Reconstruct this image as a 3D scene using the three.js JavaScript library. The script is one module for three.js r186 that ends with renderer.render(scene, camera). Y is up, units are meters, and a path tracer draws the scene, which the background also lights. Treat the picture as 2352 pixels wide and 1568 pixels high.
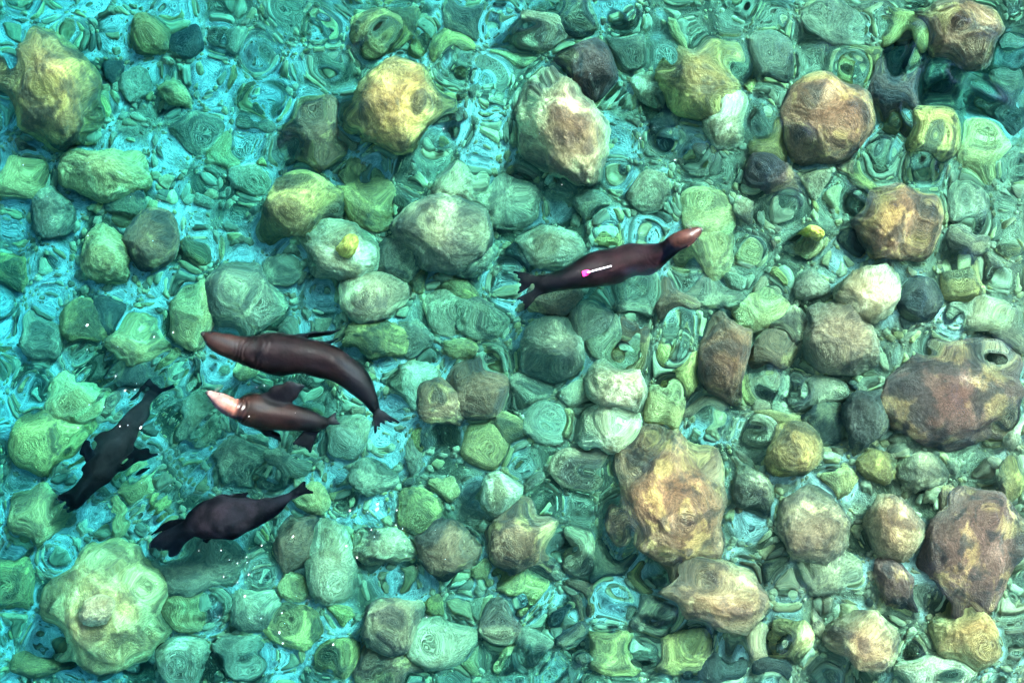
import * as THREE from 'three';
import { Sky } from 'three/addons/objects/Sky.js';
import { mergeVertices } from 'three/addons/utils/BufferGeometryUtils.js';

// ---------------------------------------------------------------- camera, sky, sun, exposure
const scene = new THREE.Scene();
const H = 14, PX = 245;                       // camera height in metres; photo pixels per metre at the water surface
const camera = new THREE.PerspectiveCamera(2 * Math.atan(3.2 / H) * 180 / Math.PI, 1.5, 0.1, 600);
camera.position.set(0, H, 0); camera.up.set(0, 0, -1); camera.lookAt(0, 0, 0); scene.add(camera);
const SUN_Z = 0.96;                           // sun's angle from the zenith
const sunDir = new THREE.Vector3(0.66 * Math.sin(SUN_Z), Math.cos(SUN_Z), -0.75 * Math.sin(SUN_Z)).normalize();
const sky = new Sky(); sky.scale.setScalar(450); sky.name = 'sky'; sky.userData.kind = 'structure';
const su = sky.material.uniforms;
su.sunPosition.value.copy(sunDir); su.turbidity.value = 2; su.rayleigh.value = 0.9; su.mieCoefficient.value = 0.004;
scene.add(sky); scene.environmentIntensity = 0.1;
const sun = new THREE.DirectionalLight(new THREE.Color(1, 0.95, 0.84), 5);
sun.position.copy(sunDir).multiplyScalar(60); sun.castShadow = true;
Object.assign(sun.shadow.camera, { left: -9, right: 9, top: 9, bottom: -9, near: 1, far: 120 }); sun.shadow.mapSize.set(2048, 2048);
scene.add(sun, sun.target);
const renderer = new THREE.WebGLRenderer({ antialias: true });
renderer.toneMapping = THREE.LinearToneMapping; renderer.toneMappingExposure = 11.8;
renderer.shadowMap.enabled = true;
const WATER_TINT = [0.33, 0.80, 0.91];      // what one metre of water lets through

// ---------------------------------------------------------------- helpers
let seed = 20240;
const rnd = () => { seed = (Math.imul(seed, 1664525) + 1013904223) >>> 0; return seed / 4294967296; };
const perm = new Uint8Array(512);
for (let i = 0; i < 256; i++) perm[i] = i;
for (let i = 255; i > 0; i--) { const j = Math.floor(rnd() * (i + 1)), t = perm[i]; perm[i] = perm[j]; perm[j] = t; }
for (let i = 0; i < 256; i++) perm[256 + i] = perm[i];
const fade = (t) => t * t * t * (t * (t * 6 - 15) + 10);
const grad = (h, x, y, z) => { h &= 15; const u = h < 8 ? x : y, v = h < 4 ? y : (h === 12 || h === 14 ? x : z); return (h & 1 ? -u : u) + (h & 2 ? -v : v); };
function noise(x, y, z) {
  const fx = Math.floor(x), fy = Math.floor(y), fz = Math.floor(z), X = fx & 255, Y = fy & 255, Z = fz & 255;
  x -= fx; y -= fy; z -= fz;
  const u = fade(x), v = fade(y), w = fade(z), A = perm[X] + Y, B = perm[X + 1] + Y;
  const AA = perm[A] + Z, AB = perm[A + 1] + Z, BA = perm[B] + Z, BB = perm[B + 1] + Z;
  const l = (a, b, t) => a + (b - a) * t;
  return l(l(l(grad(perm[AA], x, y, z), grad(perm[BA], x - 1, y, z), u), l(grad(perm[AB], x, y - 1, z), grad(perm[BB], x - 1, y - 1, z), u), v),
    l(l(grad(perm[AA + 1], x, y, z - 1), grad(perm[BA + 1], x - 1, y, z - 1), u), l(grad(perm[AB + 1], x, y - 1, z - 1), grad(perm[BB + 1], x - 1, y - 1, z - 1), u), v), w);
}
const fbm = (x, y, z, n = 4) => { let s = 0, a = 0.5; for (let i = 0; i < n; i++) { s += a * noise(x, y, z); x = x * 2.03 + 17.1; y = y * 2.03 + 5.7; z = z * 2.03 + 9.3; a *= 0.5; } return s; };
const clamp = (v, a = 0, b = 1) => Math.min(b, Math.max(a, v));
const smooth = (a, b, v) => { const t = clamp((v - a) / (b - a)); return t * t * (3 - 2 * t); };
const mix3 = (a, b, t) => [a[0] + (b[0] - a[0]) * t, a[1] + (b[1] - a[1]) * t, a[2] + (b[2] - a[2]) * t];
const taken = {};
function numbered(name) { const n = taken[name] = (taken[name] ?? -1) + 1; return n ? name + '_' + String(n).padStart(3, '0') : name; }
function tag(o, label, category, group) { o.userData.label = label; o.userData.category = category; if (group) o.userData.group = group; return o; }
function put(o) { o.traverse((m) => { if (m.isMesh) { m.castShadow = true; m.receiveShadow = true; } }); scene.add(o); return o; }
function structure(o, name) { o.name = name; o.userData.kind = 'structure'; return put(o); }
// where a thing seen at photo point (px, py) stands when it lies d metres under the flat water surface
function at(px, py, d = 0) {
  const x = (px - 1176) / PX, z = (py - 784) / PX, r = Math.hypot(x, z) || 1e-6;
  const sb = r / Math.hypot(r, H) / 1.33, k = d > 0 ? (r + d * sb / Math.sqrt(1 - sb * sb)) / r : (H + d) / H;
  return new THREE.Vector3(x * k, -d, z * k);
}
const bedDepth = (x, z) => 0.87 - 0.066 * x - 0.01 * z + 0.12 * noise(x * 0.5 + 3, 1.7, z * 0.5) + 0.05 * noise(x * 1.7, 4.2, z * 1.7)
  + 0.5 * Math.exp(-(((x - 4.5) / 0.9) ** 2 + ((z + 2.7) / 0.8) ** 2));   // a hollow in the upper corner

// fine mineral grain that all stones share: pale and dark flecks and pits
function grainTexture(size, contrast, asBump) {
  const d = new Uint8Array(size * size * 4);
  for (let j = 0; j < size; j++) for (let i = 0; i < size; i++) {
    const a = i / size * Math.PI * 2, b = j / size * Math.PI * 2;            // on a torus, so that it tiles
    const X = Math.cos(a) * 2.2, Y = Math.sin(a) * 2.2, Z = Math.cos(b) * 2.2, Wd = Math.sin(b) * 2.2;
    let v = fbm(X * 2.1 + Z * 1.7, Y * 2.1 + Wd * 1.7, Z * 1.3 - X * 1.1 + Wd, 4) * 1.6;
    v += 0.9 * noise(X * 9 + Wd * 5, Y * 9 - Z * 7, Z * 9 + 3) + 0.5 * (rnd() - 0.5);
    const c = Math.round(255 * clamp((asBump ? 0.5 : 0.78) + contrast * v)), k = (j * size + i) * 4;
    d[k] = d[k + 1] = d[k + 2] = c; d[k + 3] = 255;
  }
  const t = new THREE.DataTexture(d, size, size); t.wrapS = t.wrapT = THREE.RepeatWrapping; t.magFilter = THREE.LinearFilter; t.minFilter = THREE.LinearMipmapLinearFilter; t.generateMipmaps = true;
  if (!asBump) t.colorSpace = THREE.SRGBColorSpace;
  t.needsUpdate = true; return t;
}
const grain = grainTexture(512, 0.2, false), pits = grainTexture(512, 0.3, true);
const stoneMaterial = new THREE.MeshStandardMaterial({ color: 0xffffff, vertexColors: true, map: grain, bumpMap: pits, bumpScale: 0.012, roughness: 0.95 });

// ---------------------------------------------------------------- seabed
// a grid that is fine under the photograph and stretches out to far beyond it
function sheet(halfX, halfZ, cell, far, height, colour) {
  const line = (half) => { const a = []; const n = Math.ceil(half / cell); for (let i = -n; i <= n; i++) a.push(i * half / n); const out = [0.3, 1, 3, 8, far]; return [...out.map((v) => -half - v).reverse(), ...a, ...out.map((v) => half + v)]; };
  const xs = line(halfX), zs = line(halfZ), pos = [], col = [], uv = [], idx = [], nx = xs.length;
  for (const z of zs) for (const x of xs) { pos.push(x, height(x, z), z); uv.push(x / 0.45, z / 0.45); if (colour) col.push(...colour(x, z)); }
  for (let j = 0; j < zs.length - 1; j++) for (let i = 0; i < nx - 1; i++) { const a = j * nx + i, c = a + nx; idx.push(a, c, a + 1, a + 1, c, c + 1); }
  return { pos, col, uv, idx, nx, nz: zs.length };
}
function geometryOf({ pos, col, uv, idx }) {
  const g = new THREE.BufferGeometry();
  g.setAttribute('position', new THREE.Float32BufferAttribute(pos, 3)); g.setAttribute('uv', new THREE.Float32BufferAttribute(uv, 2));
  if (col && col.length) g.setAttribute('color', new THREE.Float32BufferAttribute(col, 3));
  g.setIndex(idx); g.computeVertexNormals(); return g;
}
const SAND = [0.66, 0.58, 0.45], GRIT = [0.35, 0.25, 0.13], WEED = [0.115, 0.085, 0.035];
const bedColour = (x, z) => {
  const a = fbm(x * 1.1 + 9, 2.2, z * 1.1, 4), b = fbm(x * 5, 7.7, z * 5, 3);
  let c = mix3(SAND, GRIT, smooth(-0.2, 0.16, a + 0.6 * b + 0.055 * x));
  c = mix3(c, WEED, smooth(0.06, 0.24, fbm(x * 2.3, 13.1, z * 2.3 + 4, 4) + 0.25 * b));
  return c.map((v) => v * (0.9 + 0.7 * noise(x * 19, 3.3, z * 19)));
};
const bedHeight = (x, z) => -bedDepth(clamp(x, -9, 9), clamp(z, -7, 7)) + 0.05 * fbm(x * 3, 0.4, z * 3, 3) + 0.02 * noise(x * 13, 9.1, z * 13);
structure(new THREE.Mesh(geometryOf(sheet(6.3, 4.6, 0.028, 40, bedHeight, bedColour)), stoneMaterial), 'seabed');

// ---------------------------------------------------------------- water
const waves = [];
for (let i = 0; i < 46; i++) {                  // long ripples that gather the sun, and short ones that only warp the view
  const long = i < 34, len = long ? 0.27 * Math.pow(2.7, i / 33) : 0.2 * Math.pow(2, (i - 34) / 11), k = 2 * Math.PI / len, a = rnd() * 2 * Math.PI;
  waves.push([k * Math.cos(a), k * Math.sin(a), rnd() * 2 * Math.PI, len * (long ? 0.018 * (0.55 + 0.75 * Math.sin(Math.PI * i / 33)) : 0.003)]);
}
const chop = [];
for (let i = 0; i < 14; i++) { const len = 0.09 + 0.12 * rnd(), k = 2 * Math.PI / len, a = 0.85 + 0.75 * (rnd() - 0.5); chop.push([k * Math.cos(a), k * Math.sin(a), rnd() * 6.28, len * 0.008]); }
const sumOf = (list, x, z) => { let h = 0; for (const w of list) h += w[3] * Math.sin(w[0] * x + w[1] * z + w[2]); return h; };
function waterHeight(x, z) {
  const edge = (1 - smooth(5.6, 6.4, Math.abs(x))) * (1 - smooth(3.9, 4.7, Math.abs(z)));
  if (edge <= 0) return 0;
  // calmer but finely ruffled where the sea lions have just passed
  const wake = Math.exp(-(((x + 2.9) / 1.9) ** 2 + ((z - 1.2) / 1.5) ** 2));
  const patch = clamp(0.85 + 0.8 * noise(x * 0.45, 6.1, z * 0.45), 0.45, 1.3) * (1 + 0.085 * clamp(x, -4, 4));   // livelier towards the shallows
  const ruff = Math.exp(-(((x + 3.6) / 0.75) ** 2 + ((z - 0.9) / 0.8) ** 2)) + 0.35 * wake + 0.3 * Math.exp(-(((x - 0.1) / 1.1) ** 2 + ((z - 2.0) / 0.9) ** 2));
  return edge * (sumOf(waves, x, z) * patch * (1 - 0.45 * wake) + sumOf(chop, x, z) * ruff * 1.25);
}
{
  const s = sheet(6.5, 4.8, 0.018, 38, waterHeight), n = s.pos.length / 3, floor = -4;
  // closed underneath: a skirt round the rim and a flat underside, so that it is a body of water
  const rim = [];
  for (let i = 0; i < s.nx; i++) rim.push(i);
  for (let j = 1; j < s.nz; j++) rim.push(j * s.nx + s.nx - 1);
  for (let i = s.nx - 2; i >= 0; i--) rim.push((s.nz - 1) * s.nx + i);
  for (let j = s.nz - 2; j > 0; j--) rim.push(j * s.nx);
  rim.forEach((v) => { s.pos.push(s.pos[3 * v], floor, s.pos[3 * v + 2]); s.uv.push(0, 0); });
  const m = rim.length, mid = n + m; s.pos.push(0, floor, 0); s.uv.push(0, 0);
  for (let k = 0; k < m; k++) { const q = (k + 1) % m; s.idx.push(rim[k], rim[q], n + k, rim[q], n + q, n + k, n + k, n + q, mid); }
  const water = new THREE.MeshPhysicalMaterial({ color: 0xffffff, roughness: 0, metalness: 0, transmission: 1, thickness: 2, ior: 1.33, specularColor: new THREE.Color().setRGB(0, 0, 0), attenuationColor: new THREE.Color().setRGB(...WATER_TINT), attenuationDistance: 1 });
  structure(new THREE.Mesh(geometryOf(s), water), 'water');
}

// ---------------------------------------------------------------- boulders
// stone; growth on it, brightened in place of caustics; darker growth
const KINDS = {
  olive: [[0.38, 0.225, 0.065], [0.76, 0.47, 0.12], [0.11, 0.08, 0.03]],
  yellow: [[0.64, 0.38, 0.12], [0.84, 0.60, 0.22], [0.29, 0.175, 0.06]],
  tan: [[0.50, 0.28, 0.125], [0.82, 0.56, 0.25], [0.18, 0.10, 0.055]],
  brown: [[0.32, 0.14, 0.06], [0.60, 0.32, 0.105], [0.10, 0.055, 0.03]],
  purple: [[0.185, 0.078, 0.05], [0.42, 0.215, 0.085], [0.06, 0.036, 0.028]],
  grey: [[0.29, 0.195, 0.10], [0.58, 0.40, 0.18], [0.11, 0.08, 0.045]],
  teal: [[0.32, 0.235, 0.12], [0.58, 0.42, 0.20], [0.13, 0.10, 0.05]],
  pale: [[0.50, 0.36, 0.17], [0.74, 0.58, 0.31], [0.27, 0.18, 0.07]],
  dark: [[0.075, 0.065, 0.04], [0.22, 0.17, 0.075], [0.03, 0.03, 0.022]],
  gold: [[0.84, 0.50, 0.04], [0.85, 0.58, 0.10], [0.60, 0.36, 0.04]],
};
const WORDS = { olive: 'olive green', yellow: 'yellowish', tan: 'tan', brown: 'brown', purple: 'purplish brown', grey: 'grey', teal: 'dull green', pale: 'pale tan', dark: 'blackish', gold: 'golden' };
function stoneGeometry(rx, ry, rz, kind, detail, angular = 0.5) {
  let g = new THREE.IcosahedronGeometry(1, detail); g.deleteAttribute('normal'); g.deleteAttribute('uv'); g = mergeVertices(g, 1e-5);
  const o = [rnd() * 90, rnd() * 90, rnd() * 90], planes = [], p = g.attributes.position, col = [], uv = [], size = (rx + rz) / 2, [base, causticGrowth, dark] = KINDS[kind];
  const tone = 0.82 + 0.34 * rnd(), spots = 1.7 + 1.9 * rnd(), cover = 0.16 * (rnd() - 0.5), soil = 0.16 * (rnd() - 0.5);
  for (let i = 0; i < 13; i++) { const n = new THREE.Vector3(rnd() * 2 - 1, (rnd() * 2 - 1) * 0.8, rnd() * 2 - 1).normalize(); planes.push([n, 0.74 + 0.2 * rnd()]); }
  const v = new THREE.Vector3();
  for (let i = 0; i < p.count; i++) {
    v.fromBufferAttribute(p, i).normalize();
    let soft = 1.02;                                     // rounded facets of a tumbled boulder
    for (const [n, d] of planes) { const c = v.dot(n); if (c > 0.2) { const q = d / c, k = 0.1, h = clamp(0.5 + 0.5 * (soft - q) / k); soft = soft + (q - soft) * h - k * h * (1 - h); } }
    const X = v.x + o[0], Y = v.y + o[1], Z = v.z + o[2];
    const r = 1 + (soft - 1) * angular + 0.20 * fbm(X * 1.3, Y * 1.3, Z * 1.3, 3) + 0.055 * fbm(X * 4, Y * 4, Z * 4, 3) + 0.012 / size * noise(X * size * 30, Y * size * 30, Z * size * 30);
    const x = v.x * r * rx, y = v.y * r * ry, z = v.z * r * rz;
    p.setXYZ(i, x, y, z); uv.push((x + 0.6 * y) / 0.45 + o[0], (z - 0.6 * y) / 0.45 + o[1]);
    // growth patches at real size, with some caustic brightness put into their colour
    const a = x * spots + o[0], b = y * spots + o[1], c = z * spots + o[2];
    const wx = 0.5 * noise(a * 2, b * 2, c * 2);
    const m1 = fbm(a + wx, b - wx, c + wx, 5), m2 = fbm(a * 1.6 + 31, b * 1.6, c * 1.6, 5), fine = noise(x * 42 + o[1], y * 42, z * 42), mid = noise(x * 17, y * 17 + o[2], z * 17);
    let k = mix3(base, causticGrowth, smooth(0.0, 0.24, m1 + cover + 0.09 * mid + 0.06 * fine));
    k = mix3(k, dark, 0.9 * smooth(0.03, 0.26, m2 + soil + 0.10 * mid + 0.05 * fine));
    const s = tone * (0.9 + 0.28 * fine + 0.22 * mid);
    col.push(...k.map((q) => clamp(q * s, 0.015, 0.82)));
  }
  g.setAttribute('uv', new THREE.Float32BufferAttribute(uv, 2)); g.setAttribute('color', new THREE.Float32BufferAttribute(col, 3));
  g.computeVertexNormals(); return g;
}
const rocks = [];                                        // everything that lies on the seabed: photo place, radius
// place in the photo (px, py), half length and half width in photo pixels, turn in degrees, kind
// how far under the water every stone stays: clear of the sea lions that swim over it
const under = (px, py) => Math.max(0.2, 0.6 * smooth(110, 70, Math.abs((py - 610) + 0.3 * (px - 1400))) * smooth(290, 240, Math.abs(px - 1390)), 0.58 * smooth(330, 240, Math.hypot((px - 560) * 0.8, (py - 980))), 0.86 * smooth(220, 150, Math.hypot(px - 250, py - 1030)));
function boulder(px, py, a, b, turn, kind, label, ref, { tall = 0.8, category = 'boulder', name = 'boulder', angular = 0.55, group, perch } = {}) {
  const guess = at(px, py, 1), D = bedDepth(guess.x, guess.z), k = 1.07 * (H + 0.7 * D) / H / PX, rx = a * k, rz = b * k;
  if (!label) { tall = 0.35 + 0.3 * rnd(); angular = 0.25 + 0.5 * rnd(); } else angular *= 0.75;
  const ry = Math.min(tall * Math.min(rx, rz) * 1.25, (D - under(px, py)) / 1.3), depth = D - 0.3 * ry;
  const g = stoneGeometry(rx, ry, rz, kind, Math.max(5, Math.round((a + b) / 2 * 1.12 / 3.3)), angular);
  const m = new THREE.Mesh(g, stoneMaterial); m.name = numbered(name);
  m.position.copy(at(px, py, depth - 0.3 * ry)); m.position.y = -depth; m.rotation.y = -turn * Math.PI / 180;
  if (perch) {                                           // lies on top of another stone
    const low = rocks.find((q) => q.ref === perch).mesh; low.updateMatrixWorld();
    m.position.copy(at(px, py, 0.5)); const hit = new THREE.Raycaster(new THREE.Vector3(m.position.x, 2, m.position.z), new THREE.Vector3(0, -1, 0)).intersectObject(low)[0];
    m.position.y = (hit ? hit.point.y : m.position.y) + 0.45 * ry;
  }
  rocks.push({ px, py, r: Math.sqrt(a * b), big: Math.max(a, b), a, b, turn: turn * Math.PI / 180, ref, kind, mesh: m });
  tag(m, label, category, group); put(m);
}
const AUTO = null;                                       // labelled below by the look and the nearest landmark
const B = boulder;
B(118, 195, 98, 128, -12, 'olive', 'tall yellow-olive boulder with a dark shaded foot, below the turquoise top corner', 'tall yellow-olive boulder', { tall: 1.1 });
B(240, 392, 100, 60, 12, 'yellow', 'pale yellow boulder with a bright dome at one end, under the tall yellow-olive boulder', 'pale domed boulder');
B(910, 245, 104, 108, 10, 'olive', 'broad olive boulder whose lower half is covered with dark weed', 'broad weed-footed boulder', { tall: 1 });
B(735, 300, 58, 82, 18, 'brown', 'brown-topped boulder with dark flank just before the broad olive boulder', 'brown-topped dark boulder');
B(680, 472, 92, 76, -12, 'olive', 'round olive boulder parted by pale grooves, upper middle of the bed', 'grooved round boulder', { tall: 0.95 });
B(840, 465, 70, 62, 20, 'olive', AUTO);
B(1303, 300, 92, 128, -22, 'tan', 'large upright boulder with a tan top and dark teal lower flank', 'large tan-topped boulder', { tall: 1.05 });
B(1015, 530, 104, 86, 12, 'grey', 'big grey-olive boulder under a tan ridge, in the middle of the upper bed', 'big grey-olive boulder');
B(1045, 430, 52, 56, 20, 'tan', 'tan ridge stone leaning on top of the big grey-olive boulder', 'tan ridge stone');
B(1355, 148, 55, 62, -20, 'purple', 'round dark boulder with a pale streak above the large tan-topped boulder', 'pale-streaked dark boulder', { tall: 1.05 });
B(1612, 178, 92, 82, 30, 'olive', 'wide olive-brown boulder between the top edge and the tagged sea lion', 'wide olive-brown boulder');
B(1668, 272, 58, 72, 25, 'pale', 'cream crumbly boulder under the wide olive-brown boulder', 'cream crumbly boulder');
B(1905, 262, 108, 104, 20, 'brown', 'rough brown boulder with gold specks in the upper corner group', 'rough brown boulder', { tall: 0.95 });
B(2055, 208, 66, 55, 25, 'purple', 'smooth purplish boulder touching the rough brown boulder', 'smooth purplish boulder');
B(2206, 65, 96, 84, 10, 'brown', 'pinkish boulder with a white-speckled face at the top edge', 'pink speckled boulder', { tall: 1.1 });
B(2139, 298, 72, 66, 10, 'olive', 'dark olive rounded boulder with an orange rim', 'orange-rimmed boulder', { tall: 0.95 });
B(2190, 208, 60, 44, 15, 'grey', AUTO);
B(2065, 512, 88, 94, 0, 'brown', 'orange-brown boulder webbed with pale lines, a dark hollow beside it', 'webbed orange boulder', { tall: 1.1 });
B(1788, 405, 60, 48, 20, 'purple', 'dark reddish boulder below the rough brown boulder', 'dark reddish boulder');
B(1625, 505, 62, 58, 70, 'yellow', 'yellow boulder right behind the snout of the tagged sea lion', 'yellow snout-side boulder');
B(1637, 590, 56, 66, -15, 'yellow', 'yellow-olive boulder under the chin of the tagged sea lion', 'chin-side olive boulder');
B(1864, 538, 24, 21, 0, 'gold', 'small bright golden stone, the yellowest one on the seabed', 'golden stone', { name: 'cobble', category: 'stone', tall: 2.2 });
B(1864, 656, 40, 36, 10, 'teal', 'smooth pale turquoise round stone below the golden stone', 'turquoise round stone', { angular: 0.2 });
B(1996, 678, 78, 64, -20, 'pale', 'pale yellow-green boulder with a glowing rim', 'pale yellow-green boulder', { tall: 1 });
B(1935, 775, 86, 72, 40, 'grey', 'grey-brown boulder sloping away below the pale yellow-green boulder', 'grey-brown sloping boulder');
B(1675, 825, 62, 94, 0, 'brown', 'upright oval brown boulder with a creamy lower edge', 'upright oval boulder', { tall: 1.05 });
B(2190, 908, 154, 112, -18, 'purple', 'massive purple-brown boulder cracked by orange seams', 'massive cracked boulder', { tall: 0.9, angular: 0.7 });
B(1786, 815, 50, 46, 20, 'brown', AUTO);
B(1756, 722, 56, 46, 0, 'yellow', AUTO);
B(1652, 682, 62, 30, 5, 'grey', AUTO);
B(1823, 748, 42, 42, 0, 'tan', AUTO);
B(1887, 892, 58, 40, -10, 'teal', AUTO);
B(1897, 962, 44, 54, 0, 'dark', AUTO);
B(1988, 962, 54, 74, 12, 'dark', 'dark triangular boulder between the grey-brown slope and the massive cracked boulder', 'dark triangular boulder', { angular: 0.9 });
B(1729, 892, 24, 22, 0, 'olive', AUTO, null, { name: 'cobble', category: 'stone' });
B(1756, 926, 24, 44, 8, 'tan', AUTO);
B(1803, 917, 28, 34, 0, 'teal', AUTO);
B(1610, 942, 42, 22, -15, 'tan', AUTO);
B(1805, 966, 66, 34, 15, 'yellow', AUTO);
B(1832, 1035, 70, 60, 10, 'olive', 'mossy green boulder with a yellow corner, above the dark grey-olive boulder', 'mossy green boulder');
B(1265, 568, 76, 54, -5, 'pale', 'pale sandy boulder just over the tail flippers of the tagged sea lion', 'pale sandy boulder');
B(1207, 590, 40, 42, 0, 'dark', AUTO);
B(780, 588, 92, 72, 25, 'pale', 'whitish boulder with a clear yellow face above the curved sea lion', 'white-yellow boulder', { angular: 0.9 });
B(800, 562, 22, 20, 0, 'gold', 'small lemon-coloured stone lodged on the whitish boulder', 'lemon stone', { name: 'cobble', category: 'stone', tall: 0.9, perch: 'white-yellow boulder' });
B(850, 680, 80, 58, -10, 'tan', 'tan boulder with a black undercut, above the curved sea lion', 'undercut tan boulder');
B(912, 590, 50, 46, 0, 'grey', AUTO);
B(1086, 590, 58, 44, -10, 'teal', 'flat pale turquoise slab at the foot of the big grey-olive boulder', 'pale turquoise slab');
B(1153, 463, 82, 56, -8, 'teal', 'wide flat teal boulder between the tan ridge stone and the large tan-topped boulder', 'wide flat teal boulder', { tall: 0.5 });
B(1053, 672, 45, 36, 10, 'olive', AUTO);
B(1019, 710, 30, 44, 0, 'tan', AUTO);
B(1103, 730, 62, 44, 20, 'grey', AUTO);
B(868, 778, 76, 42, 10, 'olive', AUTO);
B(952, 772, 46, 40, 0, 'teal', AUTO);
B(1060, 806, 46, 34, 25, 'olive', AUTO);
B(1286, 792, 74, 60, 0, 'teal', 'large round teal boulder under the tagged sea lion', 'large round teal boulder', { angular: 0.25 });
B(1405, 773, 36, 50, 0, 'teal', AUTO);
B(1458, 790, 30, 50, 0, 'brown', AUTO);
B(1423, 888, 66, 64, 10, 'pale', 'bright tan boulder with ragged weed on one side, mid-bed', 'bright ragged boulder', { tall: 1 });
B(1321, 908, 46, 34, -10, 'pale', AUTO);
B(1210, 888, 54, 50, 0, 'teal', AUTO);
B(1097, 902, 66, 66, 10, 'brown', 'brown-olive boulder in front of the curved sea lion tail', 'brown-olive boulder');
B(1017, 934, 70, 60, 0, 'brown', 'grey-brown mottled boulder nearest the curved sea lion hind flippers', 'mottled tail-side boulder');
B(958, 876, 60, 50, 0, 'pale', AUTO);
B(1415, 992, 66, 64, 0, 'pale', 'round pale boulder ringed like a target, above the huge tan-brown boulder', 'ringed pale boulder', { angular: 0.2 });
B(1533, 935, 46, 58, 0, 'yellow', AUTO);
B(1321, 1068, 58, 44, -5, 'tan', AUTO);
B(1271, 686, 72, 44, 5, 'brown', 'brown boulder directly below the belly of the tagged sea lion', 'belly-side brown boulder');
B(1356, 740, 44, 40, 0, 'grey', AUTO);
B(1456, 676, 46, 42, 0, 'teal', AUTO);
B(242, 585, 64, 54, 65, 'yellow', 'green-yellow boulder split into two lobes at the side of the bed', 'two-lobed green boulder');
B(340, 552, 62, 66, -10, 'brown', 'grey-brown flat-faced boulder next to the two-lobed green boulder', 'flat-faced boulder', { angular: 0.85 });
B(554, 688, 92, 82, 15, 'grey', 'large flat grey boulder above the curved sea lion head', 'large flat grey boulder', { tall: 0.6 });
B(447, 722, 54, 76, 12, 'yellow', 'bright straw-yellow boulder at the nose of the curved sea lion', 'straw-yellow boulder', { angular: 0.8 });
B(188, 738, 56, 50, 0, 'olive', AUTO);
B(240, 718, 34, 40, 0, 'dark', AUTO);
B(309, 800, 76, 56, 15, 'yellow', 'olive-yellow boulder between the straw-yellow boulder and the deep sea lion', 'olive-yellow boulder');
B(94, 783, 52, 48, 0, 'teal', AUTO);
B(311, 862, 62, 40, 0, 'dark', AUTO);
B(160, 915, 78, 58, 10, 'yellow', 'mottled yellow boulder beside the deep sea lion hind end', 'mottled yellow boulder');
B(95, 1005, 84, 74, 10, 'olive', 'large olive boulder with an orange patch beside the deep sea lion', 'orange-patched olive boulder');
B(200, 962, 34, 40, 0, 'olive', AUTO);
B(18, 622, 50, 42, 0, 'olive', AUTO);
B(84, 1186, 58, 76, 10, 'yellow', 'yellow-green lumpy boulder under the nose of the deep sea lion', 'lumpy yellow-green boulder');
B(319, 1116, 44, 36, -25, 'yellow', AUTO);
B(268, 1192, 26, 46, 8, 'yellow', 'long upright yellowish stone between the two dark submerged sea lions', 'long upright stone');
B(235, 1394, 130, 140, 10, 'yellow', 'huge pale olive boulder with a small stone on top, near the bottom corner', 'huge pale olive boulder', { tall: 0.7 });
B(228, 1395, 32, 30, 0, 'pale', 'small round pale stone perched on the huge pale olive boulder', 'small perched stone', { tall: 0.6, angular: 0.3, perch: 'huge pale olive boulder' });
B(672, 1256, 46, 68, 25, 'brown', 'wedge-shaped pinkish brown boulder among white bubbles', 'pinkish wedge boulder', { angular: 0.95 });
B(722, 1146, 40, 40, 0, 'yellow', 'small straw-coloured stone at the tail tip of the dark sea lion', 'straw tail-side stone');
B(665, 1350, 36, 34, 0, 'yellow', AUTO);
B(756, 1294, 58, 92, 0, 'pale', 'tall pale green boulder past the wedge-shaped boulder', 'tall pale green boulder');
B(84, 1530, 82, 46, -5, 'olive', 'olive boulder cut by the bottom edge beneath the huge pale olive boulder', 'bottom-edge olive boulder');
B(420, 1512, 70, 58, 15, 'pale', 'pale yellow-green boulder by the bottom edge, beside the huge pale olive boulder', 'pale bottom-edge boulder');
B(455, 1312, 108, 72, -15, 'teal', 'wide blue-green boulder in the shade of the dark sea lion', 'wide shaded boulder', { tall: 0.6 });
B(672, 1444, 66, 50, 0, 'olive', AUTO);
B(420, 1396, 46, 36, 10, 'yellow', AUTO);
B(887, 1256, 68, 50, 10, 'tan', 'tan boulder with ripple marks amid the cluster of white bubbles', 'ripple-marked tan boulder');
B(1017, 1260, 66, 66, 0, 'brown', 'brown-grey boulder next to the ripple-marked tan boulder', 'bubble-side brown boulder');
B(1147, 1126, 54, 54, 15, 'pale', 'cream-yellow boulder with two dark clefts in the lower middle', 'cleft cream boulder');
B(1029, 1118, 38, 26, 15, 'yellow', AUTO);
B(1196, 1240, 76, 80, 25, 'brown', 'brown-grey boulder with a deep blue hollow beside it, lower middle', 'hollow-side grey boulder');
B(1240, 1290, 70, 42, 15, 'grey', AUTO);
B(1103, 1310, 36, 32, 0, 'yellow', AUTO);
B(1338, 1270, 34, 44, -35, 'tan', 'split brown slab close to the foot of the huge tan-brown boulder', 'split brown slab', { angular: 1 });
B(1399, 1296, 48, 46, 0, 'dark', AUTO);
B(1350, 1354, 46, 26, 35, 'brown', AUTO);
B(900, 1428, 72, 74, 0, 'tan', 'tan-yellow rounded boulder near the bottom edge', 'rounded tan-yellow boulder');
B(1002, 1394, 36, 36, 0, 'olive', AUTO);
B(1012, 1490, 78, 58, -10, 'pale', 'wide pale yellow-green boulder with a milky patch at the bottom', 'wide milky boulder');
B(900, 1532, 62, 52, 0, 'brown', 'rounded brown boulder cut by the bottom edge', 'cut-off brown boulder');
B(1153, 1440, 54, 48, 0, 'tan', 'tan boulder with a dark collar, in the bottom middle', 'dark-collared tan boulder');
B(1221, 1472, 50, 42, 0, 'teal', AUTO);
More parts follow.
